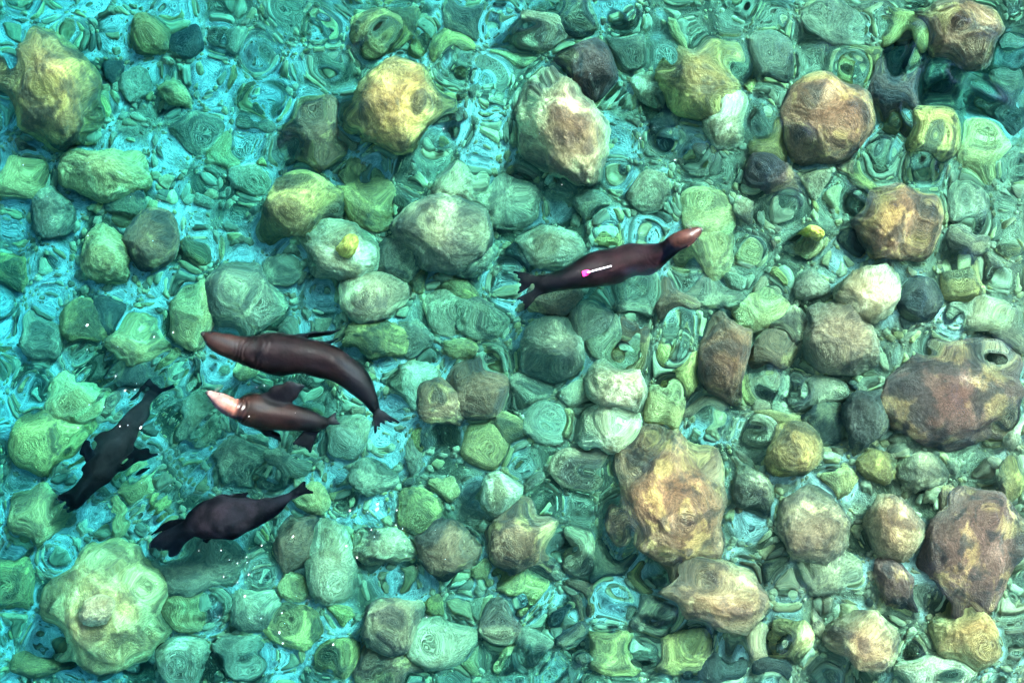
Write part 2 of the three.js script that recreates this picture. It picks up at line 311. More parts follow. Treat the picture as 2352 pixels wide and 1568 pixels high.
B(1315, 1458, 46, 46, 0, 'dark', 'round blackish teal boulder beside a turquoise gap at the bottom', 'round blackish boulder', { angular: 0.2 });
B(1484, 1420, 37, 50, 5, 'grey', 'grey oval stone standing between the turquoise gap and the wide tan boulder', 'grey oval stone', { angular: 0.3 });
B(1473, 1338, 26, 28, 0, 'olive', AUTO, null, { angular: 0.2 });
B(1540, 1158, 124, 158, -14, 'brown', 'huge tan-brown boulder banded with pale lines, a deep shadow along one side', 'huge tan-brown boulder', { tall: 0.9 });
B(1652, 1378, 126, 76, 12, 'tan', 'wide pale tan boulder below the huge tan-brown boulder', 'wide pale tan boulder', { tall: 0.9 });
B(1187, 1344, 46, 36, 0, 'olive', AUTO);
B(1405, 1512, 52, 44, 0, 'olive', AUTO);
B(1736, 1122, 46, 52, 0, 'teal', 'ringed green boulder beside the huge tan-brown boulder', 'ringed green boulder', { angular: 0.2 });
B(1870, 1220, 88, 82, 20, 'grey', 'dark grey-olive boulder with a pale edge, between two tan boulders', 'dark grey-olive boulder');
B(1902, 1312, 62, 66, 0, 'teal', AUTO);
B(2056, 1210, 62, 80, -12, 'tan', 'tall tan boulder with a creamy middle, beside the huge dark purple boulder', 'tall creamy-middled boulder', { tall: 1.05 });
B(2058, 1338, 42, 72, -30, 'purple', 'long blackish boulder wedged under the tall tan boulder', 'long blackish boulder', { angular: 0.9 });
B(2244, 1262, 112, 136, 20, 'purple', 'huge dark purple boulder with a yellow upper rim at the frame edge', 'huge dark purple boulder', { tall: 0.95 });
B(1990, 1480, 80, 70, 20, 'tan', 'warm tan-brown boulder with a bright lower edge near the bottom', 'warm tan-brown boulder', { tall: 1.05, angular: 0.8 });
B(2232, 1462, 76, 74, 20, 'yellow', 'yellow boulder of two lobes in the bottom corner, below the huge dark purple boulder', 'yellow two-lobed boulder', { tall: 1.1, angular: 0.8 });
B(1837, 1472, 40, 42, 0, 'yellow', AUTO);
B(1736, 1480, 46, 40, 0, 'tan', AUTO);
B(2173, 1146, 20, 20, 0, 'brown', AUTO, null, { name: 'cobble', category: 'stone' });
B(1769, 1528, 46, 36, 0, 'dark', AUTO);
B(2140, 1540, 82, 40, -5, 'pale', 'pale boulder cut by the bottom edge below the two-lobed yellow boulder', 'pale cut-off boulder');
B(1937, 1108, 34, 28, 0, 'yellow', AUTO);
B(2021, 1076, 46, 40, 0, 'olive', AUTO);
B(2122, 1086, 50, 46, 0, 'teal', AUTO);
B(2322, 1108, 44, 40, 0, 'olive', AUTO);
B(345, 70, 52, 50, 45, 'olive', 'angular green boulder near the top edge', 'angular green boulder', { angular: 1 });
B(432, 95, 46, 44, 0, 'dark', AUTO);
B(540, 86, 36, 32, 0, 'teal', AUTO);
B(255, 162, 32, 34, 0, 'dark', AUTO);
B(312, 200, 38, 36, 0, 'teal', AUTO);
B(400, 212, 42, 32, 30, 'yellow', 'small squarish yellow stone in the turquoise upper area', 'squarish yellow stone', { angular: 1 });
B(40, 412, 58, 44, 5, 'yellow', 'yellow boulder cut by the frame edge beneath the tall yellow-olive boulder', 'edge-cut yellow boulder');
B(108, 482, 56, 64, -15, 'teal', 'dark triangular green boulder beneath the edge-cut yellow boulder', 'triangular green boulder', { angular: 0.9 });
B(290, 465, 52, 40, 15, 'dark', AUTO);
B(515, 350, 42, 28, 35, 'yellow', AUTO);
B(448, 300, 46, 40, 0, 'teal', AUTO);
B(560, 400, 44, 36, 0, 'pale', AUTO);
B(600, 285, 42, 36, 0, 'teal', AUTO);
B(820, 396, 36, 26, 20, 'yellow', AUTO);
B(850, 60, 62, 58, 0, 'olive', 'dark olive boulder at the top edge above the broad olive boulder', 'top-edge olive boulder');
B(925, 58, 44, 46, 0, 'olive', AUTO);
B(1020, 98, 48, 42, 0, 'olive', AUTO);
B(1060, 40, 42, 40, 0, 'grey', AUTO);
B(1237, 52, 70, 46, 10, 'tan', 'olive tan boulder at the top edge above a yellow crumb of rock', 'olive tan top boulder');
B(1321, 34, 52, 42, 0, 'dark', 'round dark boulder with straw stripes at the top edge', 'striped dark boulder');
B(1180, 132, 36, 20, 15, 'yellow', AUTO);
B(1103, 196, 36, 34, 0, 'teal', AUTO);
B(1490, 195, 46, 44, 0, 'pale', AUTO);
B(1445, 110, 42, 36, 0, 'teal', AUTO);
B(1490, 440, 46, 42, 20, 'tan', AUTO);
B(1355, 468, 46, 36, 0, 'teal', AUTO);
B(1540, 265, 36, 52, 10, 'dark', AUTO);
B(1770, 128, 46, 50, 0, 'teal', AUTO);
B(1770, 332, 40, 46, 20, 'olive', AUTO);
B(1922, 55, 58, 52, 0, 'teal', AUTO);
B(2070, 60, 48, 44, 0, 'olive', AUTO);
B(2000, 120, 46, 36, 0, 'olive', AUTO);
B(2257, 352, 52, 66, 0, 'yellow', AUTO);
B(2322, 215, 46, 90, 0, 'grey', 'dim boulder cut by the frame edge in a deep blue hollow', 'dim edge boulder', { tall: 0.5 });
B(1878, 424, 30, 36, 0, 'tan', AUTO);
B(1710, 478, 30, 34, 0, 'tan', AUTO);
B(1985, 428, 42, 40, 0, 'olive', AUTO);
B(2225, 470, 44, 40, 0, 'teal', AUTO);
B(2240, 560, 50, 42, 10, 'grey', AUTO);
B(2122, 690, 56, 46, 20, 'dark', AUTO);  // added for a dark hole between stones; its shade is put into the colour
B(2225, 655, 48, 40, 0, 'olive', AUTO);
B(2258, 725, 56, 42, 5, 'pale', AUTO);
B(2325, 770, 40, 46, 0, 'grey', AUTO);
B(1550, 690, 50, 40, 10, 'brown', AUTO);
B(1575, 850, 36, 46, 0, 'olive', AUTO);
B(1160, 980, 46, 40, 0, 'olive', AUTO);
B(1240, 985, 44, 38, 0, 'teal', AUTO);
B(1110, 1030, 60, 44, -10, 'olive', AUTO);
B(960, 1170, 52, 44, 20, 'olive', AUTO);
B(560, 845, 50, 34, 0, 'yellow', AUTO);
B(640, 620, 42, 36, 0, 'teal', AUTO);
B(640, 1060, 60, 46, 15, 'teal', AUTO);
B(540, 1050, 56, 50, 0, 'teal', AUTO);
B(450, 945, 44, 66, 15, 'pale', AUTO);
B(800, 1000, 56, 50, 0, 'pale', AUTO);
B(850, 1100, 60, 46, 10, 'teal', AUTO);
B(580, 1400, 60, 48, 10, 'teal', AUTO);
B(30, 1340, 46, 56, 0, 'olive', AUTO);
B(545, 1500, 52, 46, 0, 'teal', AUTO);
B(790, 1510, 48, 46, 0, 'olive', AUTO);
B(1560, 1500, 60, 44, 0, 'olive', AUTO);
B(1640, 1530, 54, 40, 0, 'dark', AUTO);
B(2330, 1000, 40, 46, 0, 'teal', AUTO);

// ---------------------------------------------------------------- cobbles in the gaps
const gapTo = (px, py) => { let d = 1e9; for (const q of rocks) { const c = Math.cos(q.turn), s = Math.sin(q.turn), dx = px - q.px, dy = py - q.py; d = Math.min(d, (Math.hypot((dx * c + dy * s) / q.a, (dy * c - dx * s) / q.b) - 1) * q.r); } return d; };
const pool = ['olive', 'yellow', 'tan', 'teal', 'grey', 'pale', 'dark', 'brown'];
{
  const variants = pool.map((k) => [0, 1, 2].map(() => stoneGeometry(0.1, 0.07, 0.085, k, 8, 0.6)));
  let n = 0;
  for (let tries = 0; tries < 14000 && n < 140; tries++) {
    const px = 10 + 2332 * rnd(), py = 10 + 1548 * rnd(), r = 12 + 20 * rnd() * rnd();
    if (gapTo(px, py) < r * 0.55) continue;
    const warm = px / 2352, roll = rnd(), kind = pool[Math.floor(clamp(roll * (warm > 0.55 ? 8 : 6), 0, 7.99))];
    const m = new THREE.Mesh(variants[pool.indexOf(kind)][n % 3], stoneMaterial), guess = at(px, py, 1), D = bedDepth(guess.x, guess.z), k = r / PX * 1.06 / 0.1;
    m.name = numbered('cobble'); m.scale.set(k * (0.9 + 0.4 * rnd()), k, k * (0.9 + 0.3 * rnd())); m.rotation.y = rnd() * 6.28;
    m.position.copy(at(px, py, D - 0.03 * k)); rocks.push({ px, py, r, big: r, a: r, b: r, turn: 0, kind, mesh: m }); tag(m, AUTO, 'stone'); put(m); n++;
  }
}
// each stone without a name of its own is told by its look and by the landmark it lies at, read like a clock with twelve at the photo's top
{
  const used = new Set(), HOURS = ['twelve', 'one', 'two', 'three', 'four', 'five', 'six', 'seven', 'eight', 'nine', 'ten', 'eleven'];
  for (const q of rocks) if (q.mesh.userData.label) used.add(q.mesh.userData.label);
  for (const q of rocks) if (!q.mesh.userData.label) {
    const near = rocks.filter((o) => o.ref).map((o) => [Math.hypot(o.px - q.px, o.py - q.py) - o.r, o]).sort((a, b) => a[0] - b[0]).slice(0, 6);
    const size = q.r > 48 ? 'medium' : q.r > 32 ? 'smallish' : q.r > 19 ? 'small' : 'tiny', noun = q.r > 32 ? 'boulder' : 'cobble';
    for (const [gap, o] of near) {
      const hour = Math.round(Math.atan2(q.px - o.px, o.py - q.py) / (Math.PI / 6) + 12) % 12;
      const where = gap < q.r + 12 ? 'touching' : gap < 3 * q.r + 30 ? 'near' : 'well off';
      const label = `${size} ${WORDS[q.kind]} ${noun} ${where} the ${o.ref}, at its ${HOURS[hour]} o'clock`;
      if (!used.has(label)) { used.add(label); q.mesh.userData.label = label; break; }
    }
    if (!q.mesh.userData.label) console.log('no label', q.px, q.py);
  }
}
// gravel and grit that nobody could count
{
  const g = stoneGeometry(0.03, 0.019, 0.025, 'tan', 3, 0.7); g.deleteAttribute('color');
  const plain = new THREE.MeshStandardMaterial({ color: 0xffffff, map: grain, roughness: 0.95 });
  const n = 22000, im = new THREE.InstancedMesh(g, plain, n), o = new THREE.Object3D(), c = new THREE.Color();
  for (let i = 0; i < n; i++) {
    const x = (rnd() - 0.5) * 11.2, z = (rnd() - 0.5) * 7.8, s = Math.hypot((x - 4.5) / 0.9, (z + 2.6) / 0.8) < 0.9 ? 0.3 : 0.35 + 2.0 * Math.pow(rnd(), 3.5);
    o.position.set(x, bedHeight(x, z) + 0.004, z); o.scale.set(s, s, s * (0.8 + 0.5 * rnd())); o.rotation.set(rnd() * 0.6, rnd() * 6.28, rnd() * 0.6); o.updateMatrix(); im.setMatrixAt(i, o.matrix);
    const k = KINDS[pool[Math.floor(rnd() * 8)]][Math.floor(rnd() * 2)], t = 0.75 + 0.4 * rnd(), q = mix3(k, GRIT, 0.5); im.setColorAt(i, c.setRGB(q[0] * t, q[1] * t, q[2] * t));
  }
  im.name = 'gravel'; im.userData.kind = 'stuff'; tag(im, 'coloured gravel strewn over the sandy seabed between the boulders', 'gravel'); put(im);
}

// ---------------------------------------------------------------- sea lions
// one closed surface round a smooth union of tapered limbs (surface nets on a grid)
function skin(prims, cell) {
  const lo = [1e9, 1e9, 1e9], hi = [-1e9, -1e9, -1e9];
  for (const p of prims) for (const [q, r] of [[p.a, p.ra], [p.b, p.rb]]) q.toArray().forEach((v, i) => { lo[i] = Math.min(lo[i], v - r - 0.05); hi[i] = Math.max(hi[i], v + r + 0.05); });
  const N = [0, 1, 2].map((i) => Math.ceil((hi[i] - lo[i]) / cell) + 1), [nx, ny, nz] = N, F = new Float32Array(nx * ny * nz);
  const P = prims.map((p) => {
    const n = p.n, f = (p.flat ?? 1) - 1, b = p.b.clone().sub(p.a); if (n) b.addScaledVector(n, b.dot(n) * f);
    return [p.a.x, p.a.y, p.a.z, b.x, b.y, b.z, 1 / Math.max(1e-9, b.lengthSq()), p.ra, p.rb - p.ra, n ? n.x : 0, n ? n.y : 0, n ? n.z : 0, n ? f : 0, p.k ?? 0.04];
  });
  const field = (x, y, z) => {
    let d = 1;
    for (const q of P) {
      let ax = x - q[0], ay = y - q[1], az = z - q[2];
      if (q[12]) { const s = (ax * q[9] + ay * q[10] + az * q[11]) * q[12]; ax += q[9] * s; ay += q[10] * s; az += q[11] * s; }
      let t = (ax * q[3] + ay * q[4] + az * q[5]) * q[6]; t = t < 0 ? 0 : t > 1 ? 1 : t;
      ax -= q[3] * t; ay -= q[4] * t; az -= q[5] * t;
      const e = Math.sqrt(ax * ax + ay * ay + az * az) - q[7] - q[8] * t, k = q[13];
      if (e - d >= k) continue;
      if (d - e >= k) { d = e; continue; }
      const h = 0.5 + 0.5 * (d - e) / k; d = d + (e - d) * h - k * h * (1 - h);
    }
    return d;
  };
  for (let z = 0, i = 0; z < nz; z++) for (let y = 0; y < ny; y++) for (let x = 0; x < nx; x++, i++) F[i] = field(lo[0] + x * cell, lo[1] + y * cell, lo[2] + z * cell);
  const id = new Int32Array(F.length).fill(-1), pos = [], idx = [], S = [1, nx, nx * ny], e = [0, 0, 0];
  const edges = []; for (let a = 0; a < 8; a++) for (let k = 0; k < 3; k++) if (!(a >> k & 1)) edges.push([a, a | 1 << k, k]);
  const off = [...Array(8).keys()].map((a) => (a & 1) * S[0] + (a >> 1 & 1) * S[1] + (a >> 2 & 1) * S[2]);
  for (let z = 0; z < nz - 1; z++) for (let y = 0; y < ny - 1; y++) for (let x = 0; x < nx - 1; x++) {
    const i = x + y * S[1] + z * S[2]; let m = 0;
    for (let a = 0; a < 8; a++) if (F[i + off[a]] < 0) m |= 1 << a;
    if (m === 0 || m === 255) continue;
    e[0] = e[1] = e[2] = 0; let c = 0;
    for (const [a, b, k] of edges) if ((m >> a & 1) !== (m >> b & 1)) {
      const fa = F[i + off[a]], t = fa / (fa - F[i + off[b]]);
      for (let j = 0; j < 3; j++) e[j] += (a >> j & 1) + (j === k ? t : 0); c++;
    }
    id[i] = pos.length / 3; pos.push(lo[0] + (x + e[0] / c) * cell, lo[1] + (y + e[1] / c) * cell, lo[2] + (z + e[2] / c) * cell);
  }
  for (let z = 1; z < nz - 1; z++) for (let y = 1; y < ny - 1; y++) for (let x = 1; x < nx - 1; x++) {
    const i = x + y * S[1] + z * S[2], inside = F[i] < 0;
    for (let k = 0; k < 3; k++) if ((F[i + S[k]] < 0) !== inside) {
      const u = S[(k + 1) % 3], v = S[(k + 2) % 3], q = [id[i], id[i - u], id[i - u - v], id[i - v]];
      if (q.some((w) => w < 0)) continue;
      if (inside) idx.push(q[0], q[1], q[2], q[0], q[2], q[3]); else idx.push(q[0], q[2], q[1], q[0], q[3], q[2]);
    }
  }
  const nor = new Float32Array(pos.length), h = cell * 0.6;
  for (let i = 0; i < pos.length; i += 3) {
    const [x, y, z] = [pos[i], pos[i + 1], pos[i + 2]];
    const gx = field(x + h, y, z) - field(x - h, y, z), gy = field(x, y + h, z) - field(x, y - h, z), gz = field(x, y, z + h) - field(x, y, z - h), l = Math.hypot(gx, gy, gz) || 1;
    nor[i] = gx / l; nor[i + 1] = gy / l; nor[i + 2] = gz / l;
  }
  const g = new THREE.BufferGeometry(); g.setAttribute('position', new THREE.Float32BufferAttribute(pos, 3)); g.setAttribute('normal', new THREE.BufferAttribute(nor, 3)); g.setIndex(idx);
  return g;
}
const furMaterial = new THREE.MeshPhysicalMaterial({ color: 0xffffff, vertexColors: true, roughness: 0.4, specularIntensity: 0.3 });
const soakedMaterial = new THREE.MeshPhysicalMaterial({ color: 0xffffff, vertexColors: true, roughness: 0.9, specularIntensity: 0.05 });
const eyeMaterial = new THREE.MeshPhysicalMaterial({ color: new THREE.Color().setRGB(0.012, 0.009, 0.008), roughness: 0.08, clearcoat: 1 });
const noseMaterial = new THREE.MeshStandardMaterial({ color: new THREE.Color().setRGB(0.006, 0.005, 0.005), roughness: 0.7 });
const furTip = new THREE.MeshStandardMaterial({ color: new THREE.Color().setRGB(0.06, 0.035, 0.028), roughness: 0.7 });
const whiskerMaterial = new THREE.MeshStandardMaterial({ color: new THREE.Color().setRGB(0.06, 0.05, 0.04), roughness: 0.5 });
const segment = new THREE.Line3(), onIt = new THREE.Vector3();
const span = (v, list) => { let d = 9; for (const q of list) { segment.set(q.a, q.b); const t = segment.closestPointToPointParameter(v, true); segment.at(t, onIt); d = Math.min(d, onIt.distanceTo(v) - q.ra - (q.rb - q.ra) * t); } return d; };
const DARK = [0.004, 0.003, 0.004], COAT = [0.011, 0.0046, 0.0042];
const up = new THREE.Vector3(0, 1, 0);
// chain: stations [px, py, y, radius in photo pixels] from the nose to the root of the tail; flippers: chains with a normal and a flatness
function seaLion({ chain, flippers, colour, label, cell = 0.009, folds = 1, coat = furMaterial }) {
  const pt = ([px, py, y]) => { const v = at(px, py, Math.max(0, -y)); v.y = y; return v; }, prims = [], mpp = 1.03 / PX;
  // a smooth run of stations through the given ones, so that the trunk has no knuckles
  const S = [], spline = new THREE.CatmullRomCurve3(chain.map(pt), false, 'centripetal'), m = (chain.length - 1) * 5, trunk = m;
  for (let i = 0; i <= m; i++) {
    const u = i / m * (chain.length - 1), j = Math.min(chain.length - 2, Math.floor(u)), f = u - j, R = (q) => chain[clamp(q, 0, chain.length - 1)][3];
    const [r0, r1, r2, r3] = [R(j - 1), R(j), R(j + 1), R(j + 2)];
    S.push([spline.getPoint(i / m), Math.max(3, 0.5 * (2 * r1 + (r2 - r0) * f + (2 * r0 - 5 * r1 + 4 * r2 - r3) * f * f + (3 * r1 - r0 - 3 * r2 + r3) * f ** 3)) * mpp]);
  }
  for (let i = 0; i < m; i++) prims.push({ a: S[i][0], b: S[i + 1][0], ra: S[i][1], rb: S[i + 1][1], k: 0.004 });
  for (const f of flippers) {
    const n = new THREE.Vector3(...(f.n ?? [0, 1, 0])).normalize();
    for (let i = 0; i + 1 < f.at.length; i++) prims.push({ a: pt(f.at[i]), b: pt(f.at[i + 1]), ra: f.at[i][3] * mpp, rb: f.at[i + 1][3] * mpp, n, flat: f.flat ?? 3, k: i ? 0.02 : 0.045 });
    if (f.toes) {                                          // hind flipper: five toes with a web between their roots
      const a = pt(f.at.at(-1)), b = pt(f.at.at(-2)), dir = a.clone().sub(b).setY(0).normalize(), side = dir.clone().cross(up);
      [-1, -0.55, 0, 0.5, 1].forEach((s, i) => {
        const root = a.clone().addScaledVector(side, s * f.spread * 0.45 * mpp).addScaledVector(dir, -6 * mpp), len = f.toes * [1, 0.82, 0.78, 0.84, 1.04][i];
        const tip = root.clone().addScaledVector(dir, len * mpp).addScaledVector(side, s * f.spread * 0.55 * mpp);
        prims.push({ a: root, b: tip, ra: 6 * mpp, rb: 3.2 * mpp, n: up, flat: 1.4, k: 0.012 });
      });
    }
  }
  const g = skin(prims, cell), p = g.attributes.position, nr = g.attributes.normal, col = [], nose = pt(chain[0]), head = pt(chain[1]), tail = pt(chain.at(-1)), axis = tail.clone().sub(nose), L = axis.lengthSq(), v = new THREE.Vector3();
  for (let i = 0; i < p.count; i++) {
    v.fromBufferAttribute(p, i); const t = v.clone().sub(nose).dot(axis) / L;
    const fold = 0.0045 * fbm(v.x * 11, v.y * 11, v.z * 11, 3) + folds * 0.003 * smooth(0.14, 0.2, t) * smooth(0.4, 0.3, t) * Math.sin(t * 170 + 9 * noise(v.x * 6, v.y * 6, v.z * 6));   // loose skin, folds at the neck
    p.setXYZ(i, v.x + fold * nr.getX(i), v.y + fold * nr.getY(i), v.z + fold * nr.getZ(i));
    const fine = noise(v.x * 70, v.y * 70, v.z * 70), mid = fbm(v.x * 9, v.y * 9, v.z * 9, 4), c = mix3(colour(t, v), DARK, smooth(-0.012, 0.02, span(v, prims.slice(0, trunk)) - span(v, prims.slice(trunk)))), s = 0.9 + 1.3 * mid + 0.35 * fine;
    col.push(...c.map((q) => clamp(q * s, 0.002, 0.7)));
  }
  g.computeVertexNormals(); g.setAttribute('color', new THREE.Float32BufferAttribute(col, 3));
  const o = new THREE.Group(); o.name = numbered('sea_lion'); o.position.copy(head);
  g.translate(-head.x, -head.y, -head.z);
  const add = (name, geo, m, pos) => { const w = new THREE.Mesh(geo, m); w.name = name; if (pos) w.position.copy(pos).sub(head); o.add(w); return w; };
  add('body', g, coat);
  // face: the direction of the snout, its side and its upward tilt
  const fwd = nose.clone().sub(head).normalize(), side = fwd.clone().cross(up).normalize(), top = side.clone().cross(fwd).normalize(), R = chain[1][3] * mpp, r0 = chain[0][3] * mpp;
  for (const s of [-1, 1]) {
    add('eye', new THREE.SphereGeometry(0.014, 14, 10), eyeMaterial, head.clone().addScaledVector(fwd, R * 0.62).addScaledVector(side, s * R * 0.62).addScaledVector(top, R * 0.44));
    const ear = add('ear', new THREE.ConeGeometry(0.009, 0.042, 10), furTip, head.clone().addScaledVector(fwd, -R * 0.55).addScaledVector(side, s * R * 0.92).addScaledVector(top, R * 0.38));
    ear.quaternion.setFromUnitVectors(up, fwd.clone().multiplyScalar(-1).addScaledVector(side, s * 0.5).normalize());
    for (let k = 0; k < 3; k++) {
      const a = nose.clone().addScaledVector(fwd, -r0 * 0.5).addScaledVector(side, s * r0 * 0.8), b = a.clone().addScaledVector(side, s * (0.07 + 0.012 * k)).addScaledVector(fwd, -0.015 * k).addScaledVector(top, -0.02);
      add('whisker', new THREE.TubeGeometry(new THREE.LineCurve3(a.sub(head), b.sub(head)), 2, 0.0012, 5), whiskerMaterial);
    }
  }
  const nm = add('nose', new THREE.SphereGeometry(1, 16, 12), noseMaterial, nose.clone().addScaledVector(fwd, r0 * 0.75).addScaledVector(top, r0 * 0.3)); nm.scale.set(0.024, 0.018, 0.022);
  tag(o, label, 'sea lion'); put(o);
  return { o, pt };
}

seaLion({
  label: 'brown-backed sea lion wearing a pink and white tag, only its head above the water',
  folds: 0.3,
  chain: [[1601, 532, 0.0, 11], [1580, 545, 0.01, 19], [1556, 556, -0.01, 21], [1532, 573, -0.10, 23], [1500, 588, -0.2, 34], [1450, 601, -0.29, 48], [1405, 612, -0.28, 45], [1356, 623, -0.24, 37], [1318, 635, -0.20, 28], [1288, 644, -0.20, 22], [1258, 652, -0.22, 16], [1246, 654, -0.23, 12]],
  flippers: [
    { at: [[1254, 648, -0.21, 13], [1222, 642, -0.23, 8], [1204, 645, -0.24, 14]], flat: 3, toes: 28, spread: 21 },
    { at: [[1254, 656, -0.21, 13], [1226, 674, -0.24, 9], [1212, 684, -0.25, 11]], flat: 3, toes: 26, spread: 16 },
    { at: [[1484, 622, -0.32, 14], [1456, 636, -0.42, 12], [1420, 640, -0.46, 9], [1390, 640, -0.48, 4]], n: [0.1, 0.7, -0.7], flat: 3 },
    { at: [[1492, 566, -0.28, 16], [1462, 566, -0.38, 14], [1425, 574, -0.38, 10], [1390, 590, -0.4, 4]], n: [0.1, 0.7, 0.7], flat: 3 },
  ],
  colour: (t, v) => {
    const w = 0.05 * noise(v.x * 9, v.y * 9, v.z * 9), back = mix3(mix3([0.015, 0.0062, 0.0078], [0.011, 0.0045, 0.0057], smooth(0.4, 0.6, t)), DARK, smooth(0.62, 0.82, t + w));
    return mix3(mix3([0.022, 0.0095, 0.0068], DARK, smooth(0.15, 0.19, t + w)), back, smooth(0.23, 0.29, t + w));
  },
});
seaLion({
  label: 'long sea lion with a curved body, swimming just under the surface crossed by light lines',
  chain: [[469, 769, -0.11, 7], [488, 780, -0.13, 17], [510, 790, -0.16, 22], [545, 801, -0.22, 28], [593, 808, -0.28, 37], [648, 812, -0.30, 46], [710, 820, -0.30, 43], [760, 834, -0.28, 40], [800, 856, -0.26, 34], [830, 888, -0.25, 25], [850, 918, -0.25, 16], [857, 930, -0.25, 12]],
  flippers: [
    { at: [[855, 922, -0.25, 14], [868, 944, -0.26, 11], [875, 957, -0.26, 17]], flat: 3.4, toes: 34, spread: 26 },
    { at: [[846, 912, -0.27, 13], [862, 926, -0.3, 8], [868, 932, -0.31, 5]], flat: 3 },
    { at: [[650, 785, -0.3, 18], [690, 769, -0.34, 15], [724, 764, -0.36, 11], [752, 760, -0.36, 8], [778, 755, -0.36, 4]], n: [0, 0.45, 1], flat: 3 },
    { at: [[700, 795, -0.36, 14], [738, 788, -0.40, 11], [774, 775, -0.42, 5]], n: [0, 0.6, 1], flat: 3 },
  ],
  colour: (t, v) => mix3(mix3([0.02, 0.0085, 0.007], [0.0085, 0.0036, 0.0038], smooth(0.1, 0.3, t)), DARK, smooth(0.72, 0.86, t + 0.06 * noise(v.x * 9, v.y * 9, v.z * 9))),
});
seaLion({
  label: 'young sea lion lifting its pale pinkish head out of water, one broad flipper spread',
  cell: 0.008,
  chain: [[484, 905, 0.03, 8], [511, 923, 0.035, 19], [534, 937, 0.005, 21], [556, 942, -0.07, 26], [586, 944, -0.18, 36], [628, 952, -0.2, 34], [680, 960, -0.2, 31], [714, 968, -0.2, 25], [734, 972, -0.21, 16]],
  flippers: [
    { at: [[604, 930, -0.17, 20], [640, 912, -0.15, 28], [668, 897, -0.14, 22], [692, 889, -0.15, 7], [700, 886, -0.15, 3.5]], flat: 3.4, n: [0.1, 1, 0.25] },
    { at: [[596, 968, -0.25, 15], [612, 990, -0.3, 9], [632, 998, -0.33, 7], [643, 1008, -0.36, 3]], flat: 3, n: [0, 0.7, -0.7] },
    { at: [[724, 974, -0.21, 14], [712, 998, -0.22, 10], [704, 1012, -0.22, 12]], flat: 3, toes: 22, spread: 16 },
    { at: [[736, 970, -0.21, 14], [752, 967, -0.22, 9], [764, 963, -0.22, 10]], flat: 3, toes: 18, spread: 14 },
  ],
  colour: (t, v) => t < 0.22 ? mix3([0.15, 0.09, 0.08], [0.085, 0.036, 0.026], smooth(0.03, 0.2, t)) : mix3(mix3([0.085, 0.036, 0.026], [0.010, 0.0045, 0.0034], smooth(0.22, 0.27, t)), mix3(COAT, DARK, smooth(0.6, 0.95, t)), smooth(0.4, 0.9, t)),  // head: lighter fur, with the sheen of the sun put into its colour
});
seaLion({
  folds: 0, coat: soakedMaterial,
  label: 'dark submerged sea lion seen over a blue-shaded boulder, tail stretched out thin',
  chain: [[362, 1254, -0.55, 7], [388, 1243, -0.52, 16], [410, 1233, -0.48, 19], [432, 1220, -0.44, 24], [472, 1202, -0.38, 43], [515, 1190, -0.35, 50], [552, 1184, -0.36, 40], [590, 1176, -0.38, 29], [630, 1162, -0.39, 26], [660, 1144, -0.4, 15], [680, 1133, -0.4, 11]],
  flippers: [
    { at: [[680, 1133, -0.4, 12], [692, 1126, -0.4, 11]], flat: 3, toes: 20, spread: 15 },
    { at: [[440, 1212, -0.45, 16], [404, 1212, -0.5, 12], [378, 1216, -0.55, 9], [356, 1226, -0.6, 4]], flat: 3 },
    { at: [[515, 1160, -0.36, 20], [545, 1140, -0.36, 12], [560, 1128, -0.36, 5]], flat: 3 },
    { at: [[490, 1225, -0.42, 20], [476, 1246, -0.46, 12], [462, 1252, -0.5, 4]], flat: 3 },
  ],
  colour: (t, v) => mix3([0.006, 0.005, 0.007], [0.013, 0.009, 0.012], smooth(-0.1, 0.25, noise(v.x * 5, v.y * 5, v.z * 5))),
});
seaLion({
  folds: 0, coat: soakedMaterial,
  label: 'deep blurred sea lion, a blue-green dark shape under ruffled water and white bubbles',
  cell: 0.01,
  chain: [[152, 1160, -0.80, 8], [166, 1148, -0.77, 18], [184, 1130, -0.74, 24], [210, 1100, -0.70, 34], [238, 1070, -0.66, 44], [264, 1040, -0.64, 42], [288, 1008, -0.64, 35], [306, 972, -0.64, 27], [318, 946, -0.65, 21], [334, 918, -0.66, 14], [346, 900, -0.66, 10]],
  flippers: [
    { at: [[344, 902, -0.66, 11], [354, 888, -0.68, 8]], flat: 2.4, toes: 22, spread: 12 },
    { at: [[344, 908, -0.66, 11], [366, 894, -0.68, 7], [386, 884, -0.68, 5]], flat: 2.4, toes: 16, spread: 8 },
    { at: [[268, 1060, -0.68, 24], [310, 1052, -0.70, 16], [340, 1046, -0.72, 8]], flat: 3 },
    { at: [[222, 1060, -0.68, 24], [196, 1038, -0.70, 14], [186, 1022, -0.72, 6]], flat: 3 },
  ],
  colour: () => [0.010, 0.008, 0.008],
});

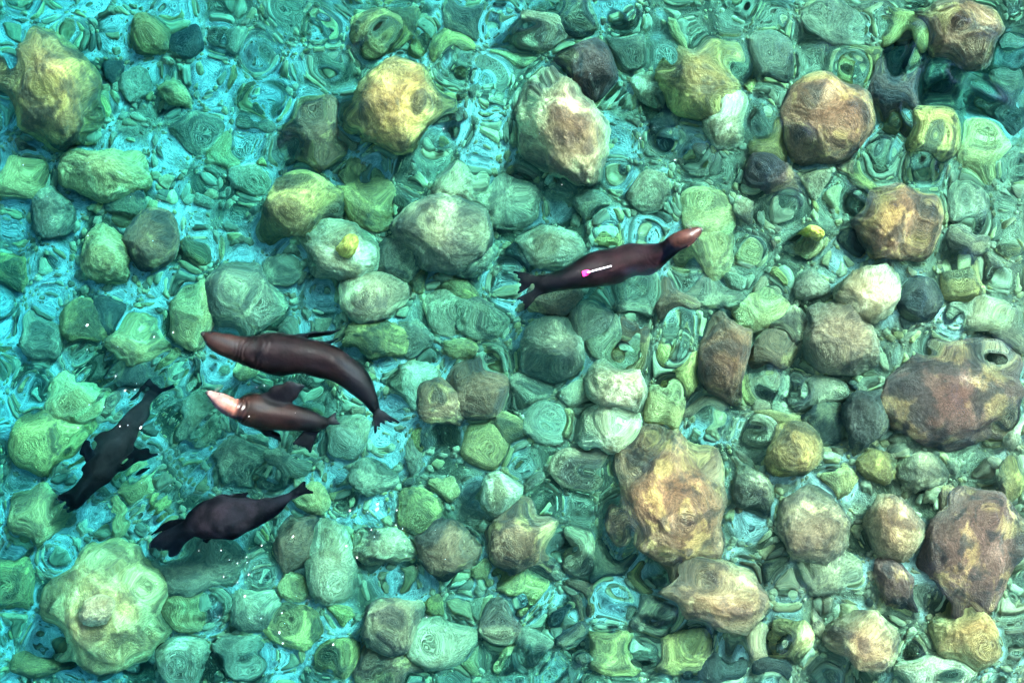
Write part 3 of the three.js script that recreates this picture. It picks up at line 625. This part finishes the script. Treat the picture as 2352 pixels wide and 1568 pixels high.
// ---------------------------------------------------------------- tag on the brown-backed sea lion
{
  const o = new THREE.Group(); o.name = 'tracking_tag';
  const a = at(1346, 627), b = at(1408, 610.5), dir = b.clone().sub(a).setY(0).normalize(), y0 = -0.008;
  o.position.set(a.x, y0, a.z); o.rotation.y = Math.atan2(-dir.z, dir.x);
  const pink = new THREE.MeshStandardMaterial({ color: new THREE.Color().setRGB(0.85, 0.008, 0.17), roughness: 0.45 }), white = new THREE.MeshStandardMaterial({ color: new THREE.Color().setRGB(0.85, 0.85, 0.85), roughness: 0.4 });
  const s = new THREE.Shape(); s.moveTo(-0.034, -0.012); s.quadraticCurveTo(-0.036, -0.022, -0.026, -0.023); s.lineTo(0.016, -0.020); s.lineTo(0.036, -0.006); s.lineTo(0.036, 0.006); s.lineTo(0.018, 0.022); s.lineTo(-0.026, 0.021); s.quadraticCurveTo(-0.035, 0.02, -0.034, 0.012);
  const bg = new THREE.ExtrudeGeometry(s, { depth: 0.05, bevelEnabled: true, bevelSize: 0.004, bevelThickness: 0.004, bevelSegments: 3 }); bg.rotateX(-Math.PI / 2);
  const base = new THREE.Mesh(bg, pink); base.name = 'base'; o.add(base);
  const g = new THREE.CapsuleGeometry(0.0065, 0.225, 6, 14); g.rotateZ(-Math.PI / 2);
  const ant = new THREE.Mesh(g, white); ant.name = 'antenna'; ant.position.set(0.125, 0.085, 0); ant.rotation.z = 0.16; o.add(ant);
  tag(o, 'pink tag with a white rod aerial, glued on the back of the brown-backed sea lion', 'animal tag'); put(o);
}

// ---------------------------------------------------------------- foam bubbles on the surface
{
  let g = new THREE.IcosahedronGeometry(1, 3); g.deleteAttribute('normal'); g.deleteAttribute('uv'); g = mergeVertices(g, 1e-5);
  const p = g.attributes.position; for (let i = 0; i < p.count; i++) { const f = 1 + 0.25 * noise(p.getX(i) * 2, p.getY(i) * 2, p.getZ(i) * 2 + 5); p.setXYZ(i, p.getX(i) * f, p.getY(i) * f * 0.45, p.getZ(i) * f); } g.computeVertexNormals();
  const spots = [];
  const cluster = (px, py, sx, sy, n, big = 1) => { for (let i = 0; i < n; i++) spots.push([px + sx * (rnd() + rnd() - 1), py + sy * (rnd() + rnd() - 1), big * (1.1 + 1.6 * rnd() * rnd())]); };
  cluster(240, 470, 260, 130, 7); cluster(225, 700, 250, 200, 12); cluster(270, 1010, 190, 170, 12); cluster(290, 1050, 60, 30, 5, 1.3); cluster(470, 1190, 190, 110, 12); cluster(600, 1290, 100, 120, 14, 1.3); cluster(855, 1200, 110, 100, 14, 1.1);
  cluster(930, 1310, 160, 140, 10); cluster(700, 1420, 330, 130, 10); cluster(1250, 330, 400, 260, 5); cluster(1290, 520, 900, 460, 6, 0.8); cluster(600, 900, 200, 90, 5);
  const open = spots.filter(([x, y]) => Math.hypot((x - 500) / 150, (y - 1190) / 60) > 1 && Math.hypot(x - 240, y - 1065) > 75); spots.length = 0; spots.push(...open);
  const im = new THREE.InstancedMesh(g, new THREE.MeshStandardMaterial({ color: new THREE.Color().setRGB(0.82, 0.82, 0.84), roughness: 0.6 }), spots.length), o = new THREE.Object3D();
  spots.forEach(([px, py, r], i) => { const v = at(px, py), s = r * r * 0.29 / PX; o.position.set(v.x, waterHeight(v.x, v.z), v.z); o.scale.set(s * (1 + 1.3 * rnd()), s, s); o.rotation.set(0, 0.5 + rnd(), 0); o.updateMatrix(); im.setMatrixAt(i, o.matrix); });
  im.name = 'foam_bubbles'; im.userData.kind = 'stuff'; tag(im, 'white specks of foam floating in loose clusters on the water', 'foam'); put(im);
}

renderer.render(scene, camera);
